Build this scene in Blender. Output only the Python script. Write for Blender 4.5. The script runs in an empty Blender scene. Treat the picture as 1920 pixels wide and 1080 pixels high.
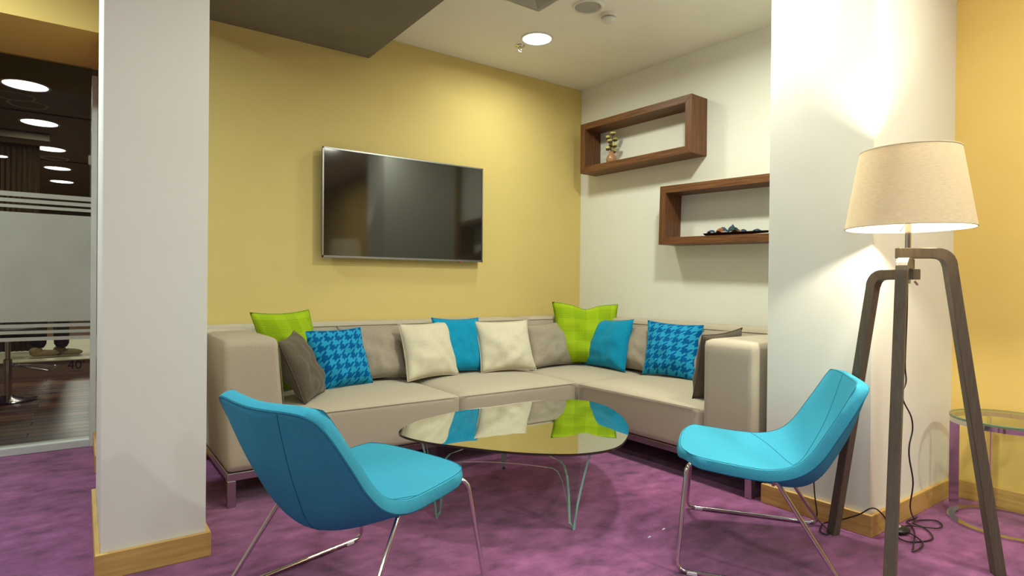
import bpy, bmesh, math, random
from mathutils import Vector, Matrix, noise
random.seed(7)
R = math.radians
PI = math.pi
scene = bpy.context.scene
COL = scene.collection

# ------------------------------------------------------------------ camera, world, exposure
cam_d = bpy.data.cameras.new('camera')
cam = bpy.data.objects.new('camera', cam_d)
COL.objects.link(cam)
cam_d.sensor_width = 36.0
cam_d.lens = 1120.0 * 36 / 1920
cam_d.clip_start = 0.05


def cam_axes(yaw, pitch, roll):
    fwd = Vector((math.sin(yaw) * math.cos(pitch), math.cos(yaw) * math.cos(pitch), math.sin(pitch)))
    right = Vector((math.cos(yaw), -math.sin(yaw), 0))
    down = fwd.cross(right)
    c, s = math.cos(roll), math.sin(roll)
    return right * c + down * s, right * -s + down * c, fwd


ax, ay, az = cam_axes(R(35.8), R(-.27), R(-.59))
m = Matrix((ax, -ay, -az)).transposed().to_4x4()
m.translation = (0, 0, 1.0)
cam.matrix_world = m
scene.camera = cam

world = bpy.data.worlds.new('world')
scene.world = world
world.use_nodes = True
bg = world.node_tree.nodes['Background']
bg.inputs[0].default_value = (.95, .93, .85, 1)
bg.inputs[1].default_value = .05

vs = scene.view_settings
vs.view_transform = 'Standard'
vs.look = 'None'
vs.gamma = 1
vs.use_curve_mapping = False
vs.exposure = 0.34

DOWN_W = 8.0        # watts of the downlight in view
WARM = (1.0, 1.04, .88)      # lounge downlights
COOL = (.87, 1.05, 1.04)      # passage downlights and added fill over and behind the camera

# ------------------------------------------------------------------ materials


def lin(c):
    f = lambda v: v / 12.92 if v <= .04045 else ((v + .055) / 1.055) ** 2.4
    return (f(c[0] / 255), f(c[1] / 255), f(c[2] / 255), 1)


def base_mat(name, rough=.6, metal=0, spec=.5):
    mt = bpy.data.materials.new(name)
    mt.use_nodes = True
    nt = mt.node_tree
    b = nt.nodes['Principled BSDF']
    b.inputs['Roughness'].default_value = rough
    b.inputs['Metallic'].default_value = metal
    b.inputs['Specular IOR Level'].default_value = spec
    return mt, nt, b


def node(nt, t, **kw):
    n = nt.nodes.new(t)
    for k, v in kw.items():
        setattr(n, k, v)
    return n


def coords(nt, scale=(1, 1, 1), which='Object', rot=(0, 0, 0)):
    tc = node(nt, 'ShaderNodeTexCoord')
    mp = node(nt, 'ShaderNodeMapping')
    mp.inputs['Scale'].default_value = scale
    mp.inputs['Rotation'].default_value = rot
    nt.links.new(tc.outputs[which], mp.inputs[0])
    return mp.outputs[0]


def ramp(nt, fac, stops):
    r = node(nt, 'ShaderNodeValToRGB')
    el = r.color_ramp.elements
    while len(el) < len(stops):
        el.new(.5)
    for e, (p, c) in zip(el, stops):
        e.position = p
        e.color = c
    nt.links.new(fac, r.inputs[0])
    return r.outputs[0]


def noise_tex(nt, vec, scale, detail=3, rough=.5):
    n = node(nt, 'ShaderNodeTexNoise')
    n.inputs['Scale'].default_value = scale
    n.inputs['Detail'].default_value = detail
    n.inputs['Roughness'].default_value = rough
    nt.links.new(vec, n.inputs['Vector'])
    return n.outputs['Fac']


def bump(nt, b, fac, strength, dist=.002):
    bp = node(nt, 'ShaderNodeBump')
    bp.inputs['Strength'].default_value = strength
    bp.inputs['Distance'].default_value = dist
    nt.links.new(fac, bp.inputs['Height'])
    nt.links.new(bp.outputs[0], b.inputs['Normal'])


def mat_noise(name, c1, c2, scale, rough=.8, bscale=None, bstr=.2, spec=.3, detail=3, stops=(.35, .65), vscale=(1, 1, 1), metal=0, sheen=0):
    mt, nt, b = base_mat(name, rough, metal, spec)
    v = coords(nt, vscale)
    f = noise_tex(nt, v, scale, detail)
    nt.links.new(ramp(nt, f, [(stops[0], lin(c1)), (stops[1], lin(c2))]), b.inputs['Base Color'])
    if bscale:
        bump(nt, b, noise_tex(nt, v, bscale, 2), bstr)
    if sheen:
        b.inputs['Sheen Weight'].default_value = sheen
    return mt


def mat_plain(name, c, rough=.5, metal=0, spec=.5):
    # plain paint with a very faint mottling so that no surface is perfectly flat
    c2 = tuple(max(0, v * .965) for v in c)
    return mat_noise(name, c2, c, 9, rough, spec=spec, metal=metal)


M = {}
M['yellow'] = mat_noise('yellow_paint', (211, 189, 119), (213, 191, 121), 5, .75, 260, .05, spec=.25)
M['yellow_lit'] = mat_noise('yellow_paint_lit', (227, 195, 112), (229, 197, 114), 5, .75, 260, .05, spec=.25)  # same yellow paint, with brighter warm light put into its colour
M['white'] = mat_noise('white_wall_paint', (229, 228, 217), (231, 230, 219), 5, .75, 260, .05, spec=.25)
M['ceiling'] = mat_noise('ceiling_paint', (236, 233, 220), (239, 236, 223), 4, .85, spec=.2)
M['soffit'] = mat_noise('dark_grey_ceiling_paint', (120, 114, 98), (127, 120, 104), 3, .7, spec=.3)
M['dark_paint'] = mat_noise('dark_brown_paint', (92, 80, 62), (104, 92, 72), 3, .6, spec=.3)
M['black_paint'] = mat_plain('black_paint', (28, 26, 24), .6)
M['frame_white'] = mat_plain('white_lacquer', (205, 206, 200), .4)
M['chrome'] = mat_plain('chrome', (215, 212, 208), .12, 1)
M['steel'] = mat_plain('brushed_steel', (190, 186, 186), .25, 1)
M['silver'] = mat_plain('silver_bezel', (150, 152, 156), .3, 1)
M['plastic_white'] = mat_plain('white_plastic', (226, 222, 210), .45)
M['plastic_grey'] = mat_plain('grey_grille', (165, 163, 154), .6)
M['plastic_black'] = mat_plain('black_plastic', (24, 23, 22), .4)
M['glide'] = mat_plain('clear_glide_plastic', (215, 205, 215), .3)
M['red_led'] = mat_plain('red_led', (190, 50, 30), .3)
M['stitch'] = mat_plain('dark_blue_thread', (16, 104, 134), .9)
M['sofa_stitch'] = mat_plain('dark_taupe_thread', (122, 110, 94), .9)
M['bulb_base'] = mat_plain('brass', (180, 150, 90), .3, 1)


def mat_carpet():
    mt, nt, b = base_mat('purple_carpet', .95, 0, .1)
    v = coords(nt)
    f1 = noise_tex(nt, v, 4.2, 7, .72)
    vs_ = coords(nt, (3.4, 6.0, 1), rot=(0, 0, .5))
    f2 = noise_tex(nt, vs_, 2.2, 5, .6)
    f3 = noise_tex(nt, v, 420, 2)
    mx = node(nt, 'ShaderNodeMath', operation='ADD')
    nt.links.new(f1, mx.inputs[0])
    nt.links.new(f2, mx.inputs[1])
    m2 = node(nt, 'ShaderNodeMath', operation='MULTIPLY_ADD')
    nt.links.new(f3, m2.inputs[0])
    m2.inputs[1].default_value = .22
    nt.links.new(mx.outputs[0], m2.inputs[2])
    m3 = node(nt, 'ShaderNodeMath', operation='MULTIPLY')
    nt.links.new(m2.outputs[0], m3.inputs[0])
    m3.inputs[1].default_value = .45
    nt.links.new(ramp(nt, m3.outputs[0], [(.37, lin((80, 37, 70))), (.45, lin((118, 61, 105))), (.53, lin((138, 74, 122))), (.64, lin((164, 94, 144)))]), b.inputs['Base Color'])
    bump(nt, b, f3, .5, .004)
    b.inputs['Sheen Weight'].default_value = .25
    return mt


M['carpet'] = mat_carpet()
M['sofa'] = mat_noise('taupe_felt', (172, 160, 140), (189, 177, 157), 380, .95, 520, .08, spec=.1, detail=2, sheen=.2)
M['cream'] = mat_noise('cream_weave', (202, 193, 168), (213, 204, 180), 150, .95, 300, .25, spec=.1, sheen=.2)
M['taupe_cushion'] = mat_noise('taupe_weave', (150, 138, 122), (164, 152, 136), 150, .9, 300, .2, spec=.15, sheen=.2)
M['brown_cushion'] = mat_noise('dark_brown_weave', (86, 76, 63), (100, 89, 75), 150, .9, 300, .2, spec=.15, sheen=.2)
M['teal'] = mat_noise('teal_weave', (4, 132, 172), (14, 144, 184), 150, .9, 300, .2, spec=.15, sheen=.1)
M['chair_blue'] = mat_noise('blue_felt', (58, 149, 175), (69, 159, 185), 330, .95, 480, .08, spec=.1, detail=2)
M['chair_back'] = mat_noise('blue_felt_outer', (12, 120, 152), (26, 134, 166), 210, .95, 320, .25, spec=.1, detail=2)
M['lamp_wood'] = mat_noise('grey_stained_wood', (94, 85, 71), (104, 94, 79), 20, .5, 90, .05, vscale=(6, 6, .6))


def mat_wood(name, dark, light, axis_scale, scale=3.0, rough=.45, bstr=.15):
    mt, nt, b = base_mat(name, rough, 0, .35)
    v = coords(nt, axis_scale)
    f = noise_tex(nt, v, scale, 6, .65)
    mid = tuple((a + c) / 2 for a, c in zip(dark, light))
    nt.links.new(ramp(nt, f, [(.3, lin(dark)), (.5, lin(mid)), (.7, lin(light))]), b.inputs['Base Color'])
    bump(nt, b, f, bstr, .001)
    return mt


M['oak_x'] = mat_wood('oak_along_x', (184, 144, 78), (212, 174, 106), (1.2, 22, 22))
M['oak_y'] = mat_wood('oak_along_y', (184, 144, 78), (212, 174, 106), (22, 1.2, 22))
M['walnut_x'] = mat_wood('walnut_along_x', (74, 44, 24), (132, 88, 52), (1.5, 40, 40))
M['walnut_z'] = mat_wood('walnut_along_z', (74, 44, 24), (132, 88, 52), (40, 40, 1.5))
M['platform'] = mat_noise('brown_panel', (150, 120, 94), (160, 130, 104), 4, .6)
M['platform_top'] = mat_noise('pale_top', (188, 178, 146), (198, 188, 156), 4, .6)


def mat_plank():
    mt, nt, b = base_mat('striped_dark_wood', .3, 0, .5)
    v = coords(nt, (.6, 16, 1))
    f = noise_tex(nt, v, 2.2, 6, .6)
    oi = node(nt, 'ShaderNodeObjectInfo')
    ad = node(nt, 'ShaderNodeMath', operation='MULTIPLY_ADD')
    nt.links.new(oi.outputs['Random'], ad.inputs[0])
    ad.inputs[1].default_value = .16
    nt.links.new(f, ad.inputs[2])
    nt.links.new(ramp(nt, ad.outputs[0], [(.42, lin((34, 22, 14))), (.56, lin((84, 56, 32))), (.72, lin((156, 110, 60)))]), b.inputs['Base Color'])
    return mt


M['plank'] = mat_plank()


def mat_hound():
    mt, nt, b = base_mat('houndstooth_weave', .9, 0, .15)
    tc = node(nt, 'ShaderNodeUVMap', uv_map='UVMap')
    sp = node(nt, 'ShaderNodeSeparateXYZ')
    nt.links.new(tc.outputs[0], sp.inputs[0])

    def mth(op, a, bv=None, cv=None):
        n = node(nt, 'ShaderNodeMath', operation=op)
        for i, val in enumerate((a, bv, cv)):
            if val is None:
                continue
            if isinstance(val, (int, float)):
                n.inputs[i].default_value = val
            else:
                nt.links.new(val, n.inputs[i])
        return n.outputs[0]
    x = mth('MULTIPLY', sp.outputs[0], 8 * 5.8)
    y = mth('MULTIPLY', sp.outputs[1], 8 * 5.8)
    a = mth('LESS_THAN', mth('FLOORED_MODULO', x, 8.0), 4.0)
    c = mth('LESS_THAN', mth('FLOORED_MODULO', y, 8.0), 4.0)
    tw = mth('LESS_THAN', mth('FLOORED_MODULO', mth('SUBTRACT', x, y), 4.0), 2.0)
    itw = mth('SUBTRACT', 1.0, tw)
    col = mth('ADD', mth('MULTIPLY', a, tw), mth('MULTIPLY', c, itw))
    nt.links.new(ramp(nt, col, [(.3, lin((0, 88, 150))), (.7, lin((40, 152, 196)))]), b.inputs['Base Color'])
    v = coords(nt)
    bump(nt, b, noise_tex(nt, v, 300, 2), .2)
    return mt


M['hound'] = mat_hound()


def mat_plaid():
    mt, nt, b = base_mat('lime_plaid_weave', .9, 0, .15)
    tc = node(nt, 'ShaderNodeUVMap', uv_map='UVMap')
    sp = node(nt, 'ShaderNodeSeparateXYZ')
    nt.links.new(tc.outputs[0], sp.inputs[0])
    outs = []
    for i in (0, 1):
        mu = node(nt, 'ShaderNodeMath', operation='MULTIPLY')
        nt.links.new(sp.outputs[i], mu.inputs[0])
        mu.inputs[1].default_value = 46
        fr = node(nt, 'ShaderNodeMath', operation='FRACT')
        nt.links.new(mu.outputs[0], fr.inputs[0])
        lt = node(nt, 'ShaderNodeMath', operation='LESS_THAN')
        nt.links.new(fr.outputs[0], lt.inputs[0])
        lt.inputs[1].default_value = .4
        m2 = node(nt, 'ShaderNodeMath', operation='MULTIPLY_ADD')
        nt.links.new(sp.outputs[i], m2.inputs[0])
        m2.inputs[1].default_value = 2.6
        m2.inputs[2].default_value = .15
        f2 = node(nt, 'ShaderNodeMath', operation='FRACT')
        nt.links.new(m2.outputs[0], f2.inputs[0])
        l2 = node(nt, 'ShaderNodeMath', operation='LESS_THAN')
        nt.links.new(f2.outputs[0], l2.inputs[0])
        l2.inputs[1].default_value = .5
        m3 = node(nt, 'ShaderNodeMath', operation='MULTIPLY')
        nt.links.new(lt.outputs[0], m3.inputs[0])
        nt.links.new(l2.outputs[0], m3.inputs[1])
        outs.append(m3.outputs[0])
    ad = node(nt, 'ShaderNodeMath', operation='MULTIPLY_ADD')
    nt.links.new(outs[0], ad.inputs[0])
    ad.inputs[1].default_value = .5
    h = node(nt, 'ShaderNodeMath', operation='MULTIPLY')
    nt.links.new(outs[1], h.inputs[0])
    h.inputs[1].default_value = .5
    nt.links.new(h.outputs[0], ad.inputs[2])
    nt.links.new(ramp(nt, ad.outputs[0], [(.1, lin((160, 188, 34))), (.5, lin((136, 168, 18))), (.95, lin((104, 140, 10)))]), b.inputs['Base Color'])
    bump(nt, b, noise_tex(nt, coords(nt), 300, 2), .25)
    return mt


M['plaid'] = mat_plaid()


def mat_sheet_glass(name, tint, ior, rough=0.0, extra=0.0):
    mt = bpy.data.materials.new(name)
    mt.use_nodes = True
    nt = mt.node_tree
    nt.nodes.clear()
    out = node(nt, 'ShaderNodeOutputMaterial')
    tr = node(nt, 'ShaderNodeBsdfTransparent')
    tr.inputs[0].default_value = tint
    gl = node(nt, 'ShaderNodeBsdfGlossy')
    gl.inputs['Roughness'].default_value = rough
    gl.inputs[0].default_value = (.95, .96, .94, 1)
    fr = node(nt, 'ShaderNodeFresnel')
    fr.inputs[0].default_value = ior
    ad = node(nt, 'ShaderNodeMath', operation='ADD', use_clamp=True)
    ad.inputs[1].default_value = extra
    nt.links.new(fr.outputs[0], ad.inputs[0])
    geo = node(nt, 'ShaderNodeNewGeometry')
    inv = node(nt, 'ShaderNodeMath', operation='SUBTRACT')
    inv.inputs[0].default_value = 1
    nt.links.new(geo.outputs['Backfacing'], inv.inputs[1])
    mu = node(nt, 'ShaderNodeMath', operation='MULTIPLY')
    nt.links.new(ad.outputs[0], mu.inputs[0])
    nt.links.new(inv.outputs[0], mu.inputs[1])
    mx = node(nt, 'ShaderNodeMixShader')
    nt.links.new(mu.outputs[0], mx.inputs[0])
    nt.links.new(tr.outputs[0], mx.inputs[1])
    nt.links.new(gl.outputs[0], mx.inputs[2])
    nt.links.new(mx.outputs[0], out.inputs[0])
    return mt


M['pane'] = mat_sheet_glass('partition_glass', (.80, .82, .78, 1), 1.45)
M['clear_glass'] = mat_sheet_glass('clear_bent_glass', (.93, .95, .94, 1), 1.45)
M['bronze_glass'] = mat_sheet_glass('bronze_mirror_glass', (.55, .51, .44, 1), 1.5, extra=.50)
M['side_edge'] = mat_plain('dark_green_glass_edge', (96, 128, 104), .12)
M['side_glass'] = mat_sheet_glass('clear_table_glass', (.82, .90, .84, 1), 1.5)
M['glass_edge'] = mat_plain('green_glass_edge', (150, 205, 185), .12)
M['polished_edge'] = mat_plain('polished_glass_edge', (248, 246, 230), .2)
M['dark_edge'] = mat_plain('dark_glass_edge', (52, 44, 36), .15)
M['screen'] = mat_plain('black_screen_glass', (30, 28, 23), .06, 0, .9)
M['frost'] = mat_noise('frosted_film', (168, 166, 152), (174, 172, 158), 6, .6)


def mat_emit(name, c, strength):
    mt = bpy.data.materials.new(name)
    mt.use_nodes = True
    nt = mt.node_tree
    nt.nodes.clear()
    out = node(nt, 'ShaderNodeOutputMaterial')
    e = node(nt, 'ShaderNodeEmission')
    e.inputs[0].default_value = (*c, 1)
    e.inputs[1].default_value = strength
    nt.links.new(e.outputs[0], out.inputs[0])
    return mt


M['lit'] = mat_emit('lit_diffuser', WARM, 9)
M['lit_cool'] = mat_emit('lit_cool_diffuser', (.95, .97, 1.0), 6)
M['bulb'] = mat_emit('lit_bulb', (1.0, .86, .62), 30)


def mat_shade():
    mt = bpy.data.materials.new('linen_lamp_shade')
    mt.use_nodes = True
    nt = mt.node_tree
    nt.nodes.clear()
    out = node(nt, 'ShaderNodeOutputMaterial')
    v = coords(nt, (1, 1, 8))
    f = noise_tex(nt, v, 60, 3)
    c = ramp(nt, f, [(.35, lin((216, 204, 178))), (.65, lin((228, 216, 190)))])
    d = node(nt, 'ShaderNodeBsdfDiffuse')
    t = node(nt, 'ShaderNodeBsdfTranslucent')
    nt.links.new(c, d.inputs[0])
    nt.links.new(c, t.inputs[0])
    mx = node(nt, 'ShaderNodeMixShader')
    mx.inputs[0].default_value = .25
    nt.links.new(d.outputs[0], mx.inputs[1])
    nt.links.new(t.outputs[0], mx.inputs[2])
    nt.links.new(mx.outputs[0], out.inputs[0])
    return mt


M['shade'] = mat_shade()
M['skin'] = mat_plain('skin', (196, 150, 122), .6)
M['trousers'] = mat_noise('black_trousers', (26, 24, 26), (36, 33, 34), 60, .9)
M['shirt'] = mat_noise('grey_shirt', (90, 88, 86), (104, 102, 98), 60, .9)
M['shoe'] = mat_noise('tan_suede', (150, 132, 92), (170, 150, 108), 60, .9)
M['sole'] = mat_plain('pale_rubber', (196, 184, 150), .7)
M['hair'] = mat_plain('dark_hair', (40, 30, 24), .7)
M['curtain'] = mat_noise('brown_pleated_cloth', (88, 72, 50), (112, 94, 66), 12, .9, vscale=(8, 8, .4))
M['vase'] = mat_plain('glazed_tan_pottery', (176, 130, 92), .2)
M['stem'] = mat_plain('dry_stem', (70, 66, 34), .9)
M['bloom'] = mat_noise('pale_yellow_petals', (206, 198, 110), (226, 220, 140), 80, .9)
M['bloom_dark'] = mat_noise('dried_brown_bracts', (84, 66, 44), (104, 84, 58), 80, .9)
M['leaf_tray'] = mat_noise('dark_carved_wood', (58, 34, 20), (80, 50, 30), 40, .5)
M['petal_blue'] = mat_noise('blue_dried_petal', (36, 52, 92), (104, 138, 170), 60, .8)
M['petal_orange'] = mat_noise('orange_dried_petal', (168, 100, 58), (226, 160, 104), 60, .8)
M['petal_green'] = mat_noise('green_dried_petal', (30, 60, 62), (84, 124, 120), 60, .8)
M['lint'] = mat_plain('white_paper', (235, 230, 235), .8)
M['ink'] = mat_plain('black_ink', (22, 18, 16), .7)

# ------------------------------------------------------------------ mesh helpers


def obj(name, bm, mat, parent=None, loc=None, smooth=False, sharp=None):
    me = bpy.data.meshes.new(name)
    bmesh.ops.recalc_face_normals(bm, faces=bm.faces[:])
    bm.to_mesh(me)
    bm.free()
    mats = mat if isinstance(mat, (list, tuple)) else [mat]
    for mm in mats:
        me.materials.append(mm)
    if smooth:
        for p in me.polygons:
            p.use_smooth = True
        if sharp:
            me.set_sharp_from_angle(angle=R(sharp))
    o = bpy.data.objects.new(name, me)
    COL.objects.link(o)
    if loc is not None:
        o.location = loc
    if parent is not None:
        o.parent = parent
    return o


def tag(o, label, cat, group=None):
    o['label'] = label
    o['category'] = cat
    if group:
        o['group'] = group
    return o


def thing(name, label, cat, loc=(0, 0, 0), rz=0, group=None):
    o = bpy.data.objects.new(name, None)
    o.empty_display_size = .1
    COL.objects.link(o)
    o.location = loc
    o.rotation_euler = (0, 0, rz)
    return tag(o, label, cat, group)


def struct(name, bm, mat, label=None):
    o = obj(name, bm, mat)
    o['kind'] = 'structure'
    if label:
        o['label'] = label
    return o


def add_box(bm, x0, x1, y0, y1, z0, z1, mi=0):
    vv = [bm.verts.new(p) for p in ((x0, y0, z0), (x1, y0, z0), (x1, y1, z0), (x0, y1, z0), (x0, y0, z1), (x1, y0, z1), (x1, y1, z1), (x0, y1, z1))]
    fs = []
    for q in ((0, 3, 2, 1), (4, 5, 6, 7), (0, 1, 5, 4), (1, 2, 6, 5), (2, 3, 7, 6), (3, 0, 4, 7)):
        f = bm.faces.new([vv[i] for i in q])
        f.material_index = mi
        fs.append(f)
    return vv


def box(x0, x1, y0, y1, z0, z1, bev=0, seg=2):
    bm = bmesh.new()
    add_box(bm, x0, x1, y0, y1, z0, z1)
    if bev:
        bmesh.ops.bevel(bm, geom=bm.edges[:], offset=bev, segments=seg, profile=.5, affect='EDGES')
    return bm


def prism(pts, z0, z1):
    bm = bmesh.new()
    lo = [bm.verts.new((x, y, z0)) for x, y in pts]
    hi = [bm.verts.new((x, y, z1)) for x, y in pts]
    n = len(pts)
    bm.faces.new(lo[::-1])
    bm.faces.new(hi)
    for i in range(n):
        bm.faces.new((lo[i], lo[(i + 1) % n], hi[(i + 1) % n], hi[i]))
    return bm


def add_lathe(bm, prof, n=32, cx=0, cy=0, mi=0):
    rings = []
    for r, z in prof:
        if r < 1e-5:
            rings.append([bm.verts.new((cx, cy, z))])
        else:
            rings.append([bm.verts.new((cx + r * math.cos(2 * PI * i / n), cy + r * math.sin(2 * PI * i / n), z)) for i in range(n)])
    for a, b in zip(rings, rings[1:]):
        for i in range(n):
            j = (i + 1) % n
            if len(a) == 1 and len(b) == 1:
                continue
            if len(a) == 1:
                f = bm.faces.new((a[0], b[j], b[i]))
            elif len(b) == 1:
                f = bm.faces.new((a[i], a[j], b[0]))
            else:
                f = bm.faces.new((a[i], a[j], b[j], b[i]))
            f.material_index = mi
    return rings


def lathe(prof, n=32):
    bm = bmesh.new()
    add_lathe(bm, prof, n)
    return bm


def catmull(pts, n=6, closed=False):
    pts = [Vector(p) for p in pts]
    out = []
    m_ = len(pts)
    rng = range(m_ if closed else m_ - 1)
    for i in rng:
        if closed:
            p0, p1, p2, p3 = pts[i - 1], pts[i], pts[(i + 1) % m_], pts[(i + 2) % m_]
        else:
            p0 = pts[max(0, i - 1)]
            p1, p2 = pts[i], pts[i + 1]
            p3 = pts[min(m_ - 1, i + 2)]
        for k in range(n):
            t = k / n
            out.append(.5 * ((2 * p1) + (p2 - p0) * t + (2 * p0 - 5 * p1 + 4 * p2 - p3) * t * t + (3 * p1 - p0 - 3 * p2 + p3) * t ** 3))
    if not closed:
        out.append(pts[-1])
    return out


def fillet(pts, r, n=5):
    pts = [Vector(p) for p in pts]
    out = [pts[0]]
    for a, b, c in zip(pts, pts[1:], pts[2:]):
        u, v = (a - b), (c - b)
        d = min(r, u.length * .49, v.length * .49)
        p, q = b + u.normalized() * d, b + v.normalized() * d
        for k in range(n + 1):
            t = k / n
            out.append(p * (1 - t) ** 2 + b * 2 * t * (1 - t) + q * t * t)
    out.append(pts[-1])
    return out


def add_tube(bm, pts, r, n=8, closed=False, mi=0):
    pts = [Vector(p) for p in pts]
    rings = []
    prev = None
    L = len(pts)
    for i, p in enumerate(pts):
        if closed:
            t = (pts[(i + 1) % L] - pts[i - 1])
        else:
            t = pts[min(L - 1, i + 1)] - pts[max(0, i - 1)]
        if t.length < 1e-9:
            t = Vector((0, 0, 1))
        t.normalize()
        if prev is None:
            a = t.orthogonal().normalized()
        else:
            a = prev - t * prev.dot(t)
            if a.length < 1e-6:
                a = t.orthogonal()
            a.normalize()
        prev = a
        b = t.cross(a)
        rr = r[i] if isinstance(r, (list, tuple)) else r
        rings.append([bm.verts.new(p + (a * math.cos(2 * PI * k / n) + b * math.sin(2 * PI * k / n)) * rr) for k in range(n)])
    pairs = list(zip(rings, rings[1:]))
    if closed:
        pairs.append((rings[-1], rings[0]))
    for A, B in pairs:
        for k in range(n):
            j = (k + 1) % n
            f = bm.faces.new((A[k], A[j], B[j], B[k]))
            f.material_index = mi
    if not closed:
        bm.faces.new(rings[0][::-1]).material_index = mi
        bm.faces.new(rings[-1]).material_index = mi


def tube(pts, r, n=8, closed=False):
    bm = bmesh.new()
    add_tube(bm, pts, r, n, closed)
    return bm


def sweep_rect(pts, side, w, t):
    """rectangular bar along pts; side = constant unit vector across the bar (width w), thickness t in the plane"""
    bm = bmesh.new()
    pts = [Vector(p) for p in pts]
    side = Vector(side).normalized()
    rings = []
    for i, p in enumerate(pts):
        d = (pts[min(len(pts) - 1, i + 1)] - pts[max(0, i - 1)]).normalized()
        nn = d.cross(side).normalized()
        rings.append([bm.verts.new(p + side * sx * w / 2 + nn * sn * t / 2) for sx, sn in ((1, 1), (-1, 1), (-1, -1), (1, -1))])
    for A, B in zip(rings, rings[1:]):
        for k in range(4):
            j = (k + 1) % 4
            bm.faces.new((A[k], A[j], B[j], B[k]))
    bm.faces.new(rings[0][::-1])
    bm.faces.new(rings[-1])
    return bm


def ellipsoid(bm, c, rx, ry, rz, mi=0, n=12, k=8):
    prof = [(math.sin(PI * i / k), -math.cos(PI * i / k)) for i in range(k + 1)]
    st = len(bm.verts)
    bm.verts.ensure_lookup_table()
    rings = add_lathe(bm, [(max(0, r_) if 0 < i < k else 0, z) for i, (r_, z) in enumerate(prof)], n, mi=mi)
    for ring in rings:
        for v in ring:
            v.co = Vector((c[0] + v.co.x * rx, c[1] + v.co.y * ry, c[2] + v.co.z * rz))


# ------------------------------------------------------------------ the room
CEIL = 2.663
SOFFIT = 2.50
YB = 3.796               # yellow wall


def xw(y):               # the white wall runs slightly askew
    return 3.45 + (YB - y) * .0489


struct('floor', box(-4, 3.8, -5, 4.43, -.06, 0), M['carpet'])
# ceiling: white part over the lounge, dark lower part to the left
struct('ceiling', box(1.545, 3.9, -5, YB, CEIL, CEIL + .1), M['ceiling'])
struct('ceiling_lowered', box(.10, 1.545, -5, YB, SOFFIT, CEIL + .1), M['soffit'])
struct('ceiling_passage', box(-4, .10, -5, YB, CEIL, CEIL + .1), M['ceiling'])
# back wall pieces round the glazed opening
struct('wall_back', box(.078, 3.62, YB, 4.47, 0, CEIL + .1), M['yellow'])
struct('wall_header', box(-1.9, .078, YB, 4.47, 2.292, CEIL + .1), M['yellow_lit'])
struct('wall_back_left', box(-4, -1.9, YB, 4.47, 0, CEIL + .1), M['yellow_lit'])
struct('wall_side', prism([(xw(YB), YB), (xw(1.45), 1.45), (3.75, 1.45), (3.75, YB)], 0, CEIL), M['white'])
struct('wall_right', box(3.45, 3.75, -5, 1.45, 0, CEIL + .1), M['yellow_lit'])
struct('wall_left', box(-4.1, -4, -5, 18, 0, CEIL + .1), M['white'])
struct('wall_front', box(-4, 3.75, -5.1, -5, 0, CEIL + .1), M['white'])
struct('wall_pillar_left', box(.057, .374, 2.42, 3.19, 0, CEIL), M['white'])
struct('wall_pillar_right', box(2.592, 3.45, 1.106, 1.556, 0, CEIL), M['white'])


def skirting(name, x0, x1, y0, y1, along):
    return struct(name, box(x0, x1, y0, y1, 0, .088, .002, 1), M['oak_' + along])


T = .016
skirting('baseboard_pillar_left_front', .057 - T, .374 + T, 2.42 - T, 2.42, 'x')
skirting('baseboard_pillar_left_side', .057 - T, .057, 2.42, 3.19, 'y')
skirting('baseboard_pillar_left_inner', .374, .374 + T, 2.42, 3.19, 'y')
skirting('baseboard_jamb', .078 - T, .078, YB - T, 4.41, 'y')
skirting('baseboard_back', .078, .5, YB - T, YB, 'x')
skirting('baseboard_pillar_right_side', 2.592 - T, 2.592, 1.106 - T, 1.572, 'y')
skirting('baseboard_pillar_right_front', 2.592, 3.45, 1.106 - T, 1.106, 'x')
skirting('baseboard_right', 3.45 - T, 3.45, -5, 1.09, 'y')
skirting('baseboard_sofa_back', .5, 3.44, YB - T, YB, 'x')

# ------------------------------------------------------------------ glazed partition in the left opening
GY = 4.45
pt = thing('glass_partition', 'full-height glass partition with frosted film bands in the yellow opening at left', 'glass partition', (-.9, GY, 0))


def L(bm, dx=.9, dy=-GY, dz=0):
    bmesh.ops.translate(bm, verts=bm.verts[:], vec=(dx, dy, dz))
    return bm


obj('pane', L(box(-1.86, .046, GY - .005, GY + .005, .045, 2.292)), M['pane'], pt)
obj('frame', L(box(.046, .076, GY - .05, GY + .03, 0, 2.235, .002, 1)), M['frame_white'], pt, )
obj('frame', L(box(-1.89, -1.86, GY - .05, GY + .03, 0, 2.235, .002, 1)), M['frame_white'], pt)
obj('threshold', L(box(-1.86, .046, GY - .045, GY + .045, 0, .045, .003, 1)), M['frame_white'], pt)
for z0, z1 in ((1.480, 1.507), (1.447, 1.468), (1.415, 1.433), (.725, .745), (.689, .707), (.648, .669)):
    obj('film_band', L(box(-1.86, .046, GY - .0075, GY - .0055, z0, z1)), M['frost'], pt)
obj('frosted_film', L(box(-1.86, .046, GY - .0075, GY - .0055, .758, 1.39)), M['frost'], pt)
obj('door_catch', L(box(.030, .046, GY - .03, GY + .01, 1.70, 1.76, .004, 1)), M['chrome'], pt)

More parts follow.
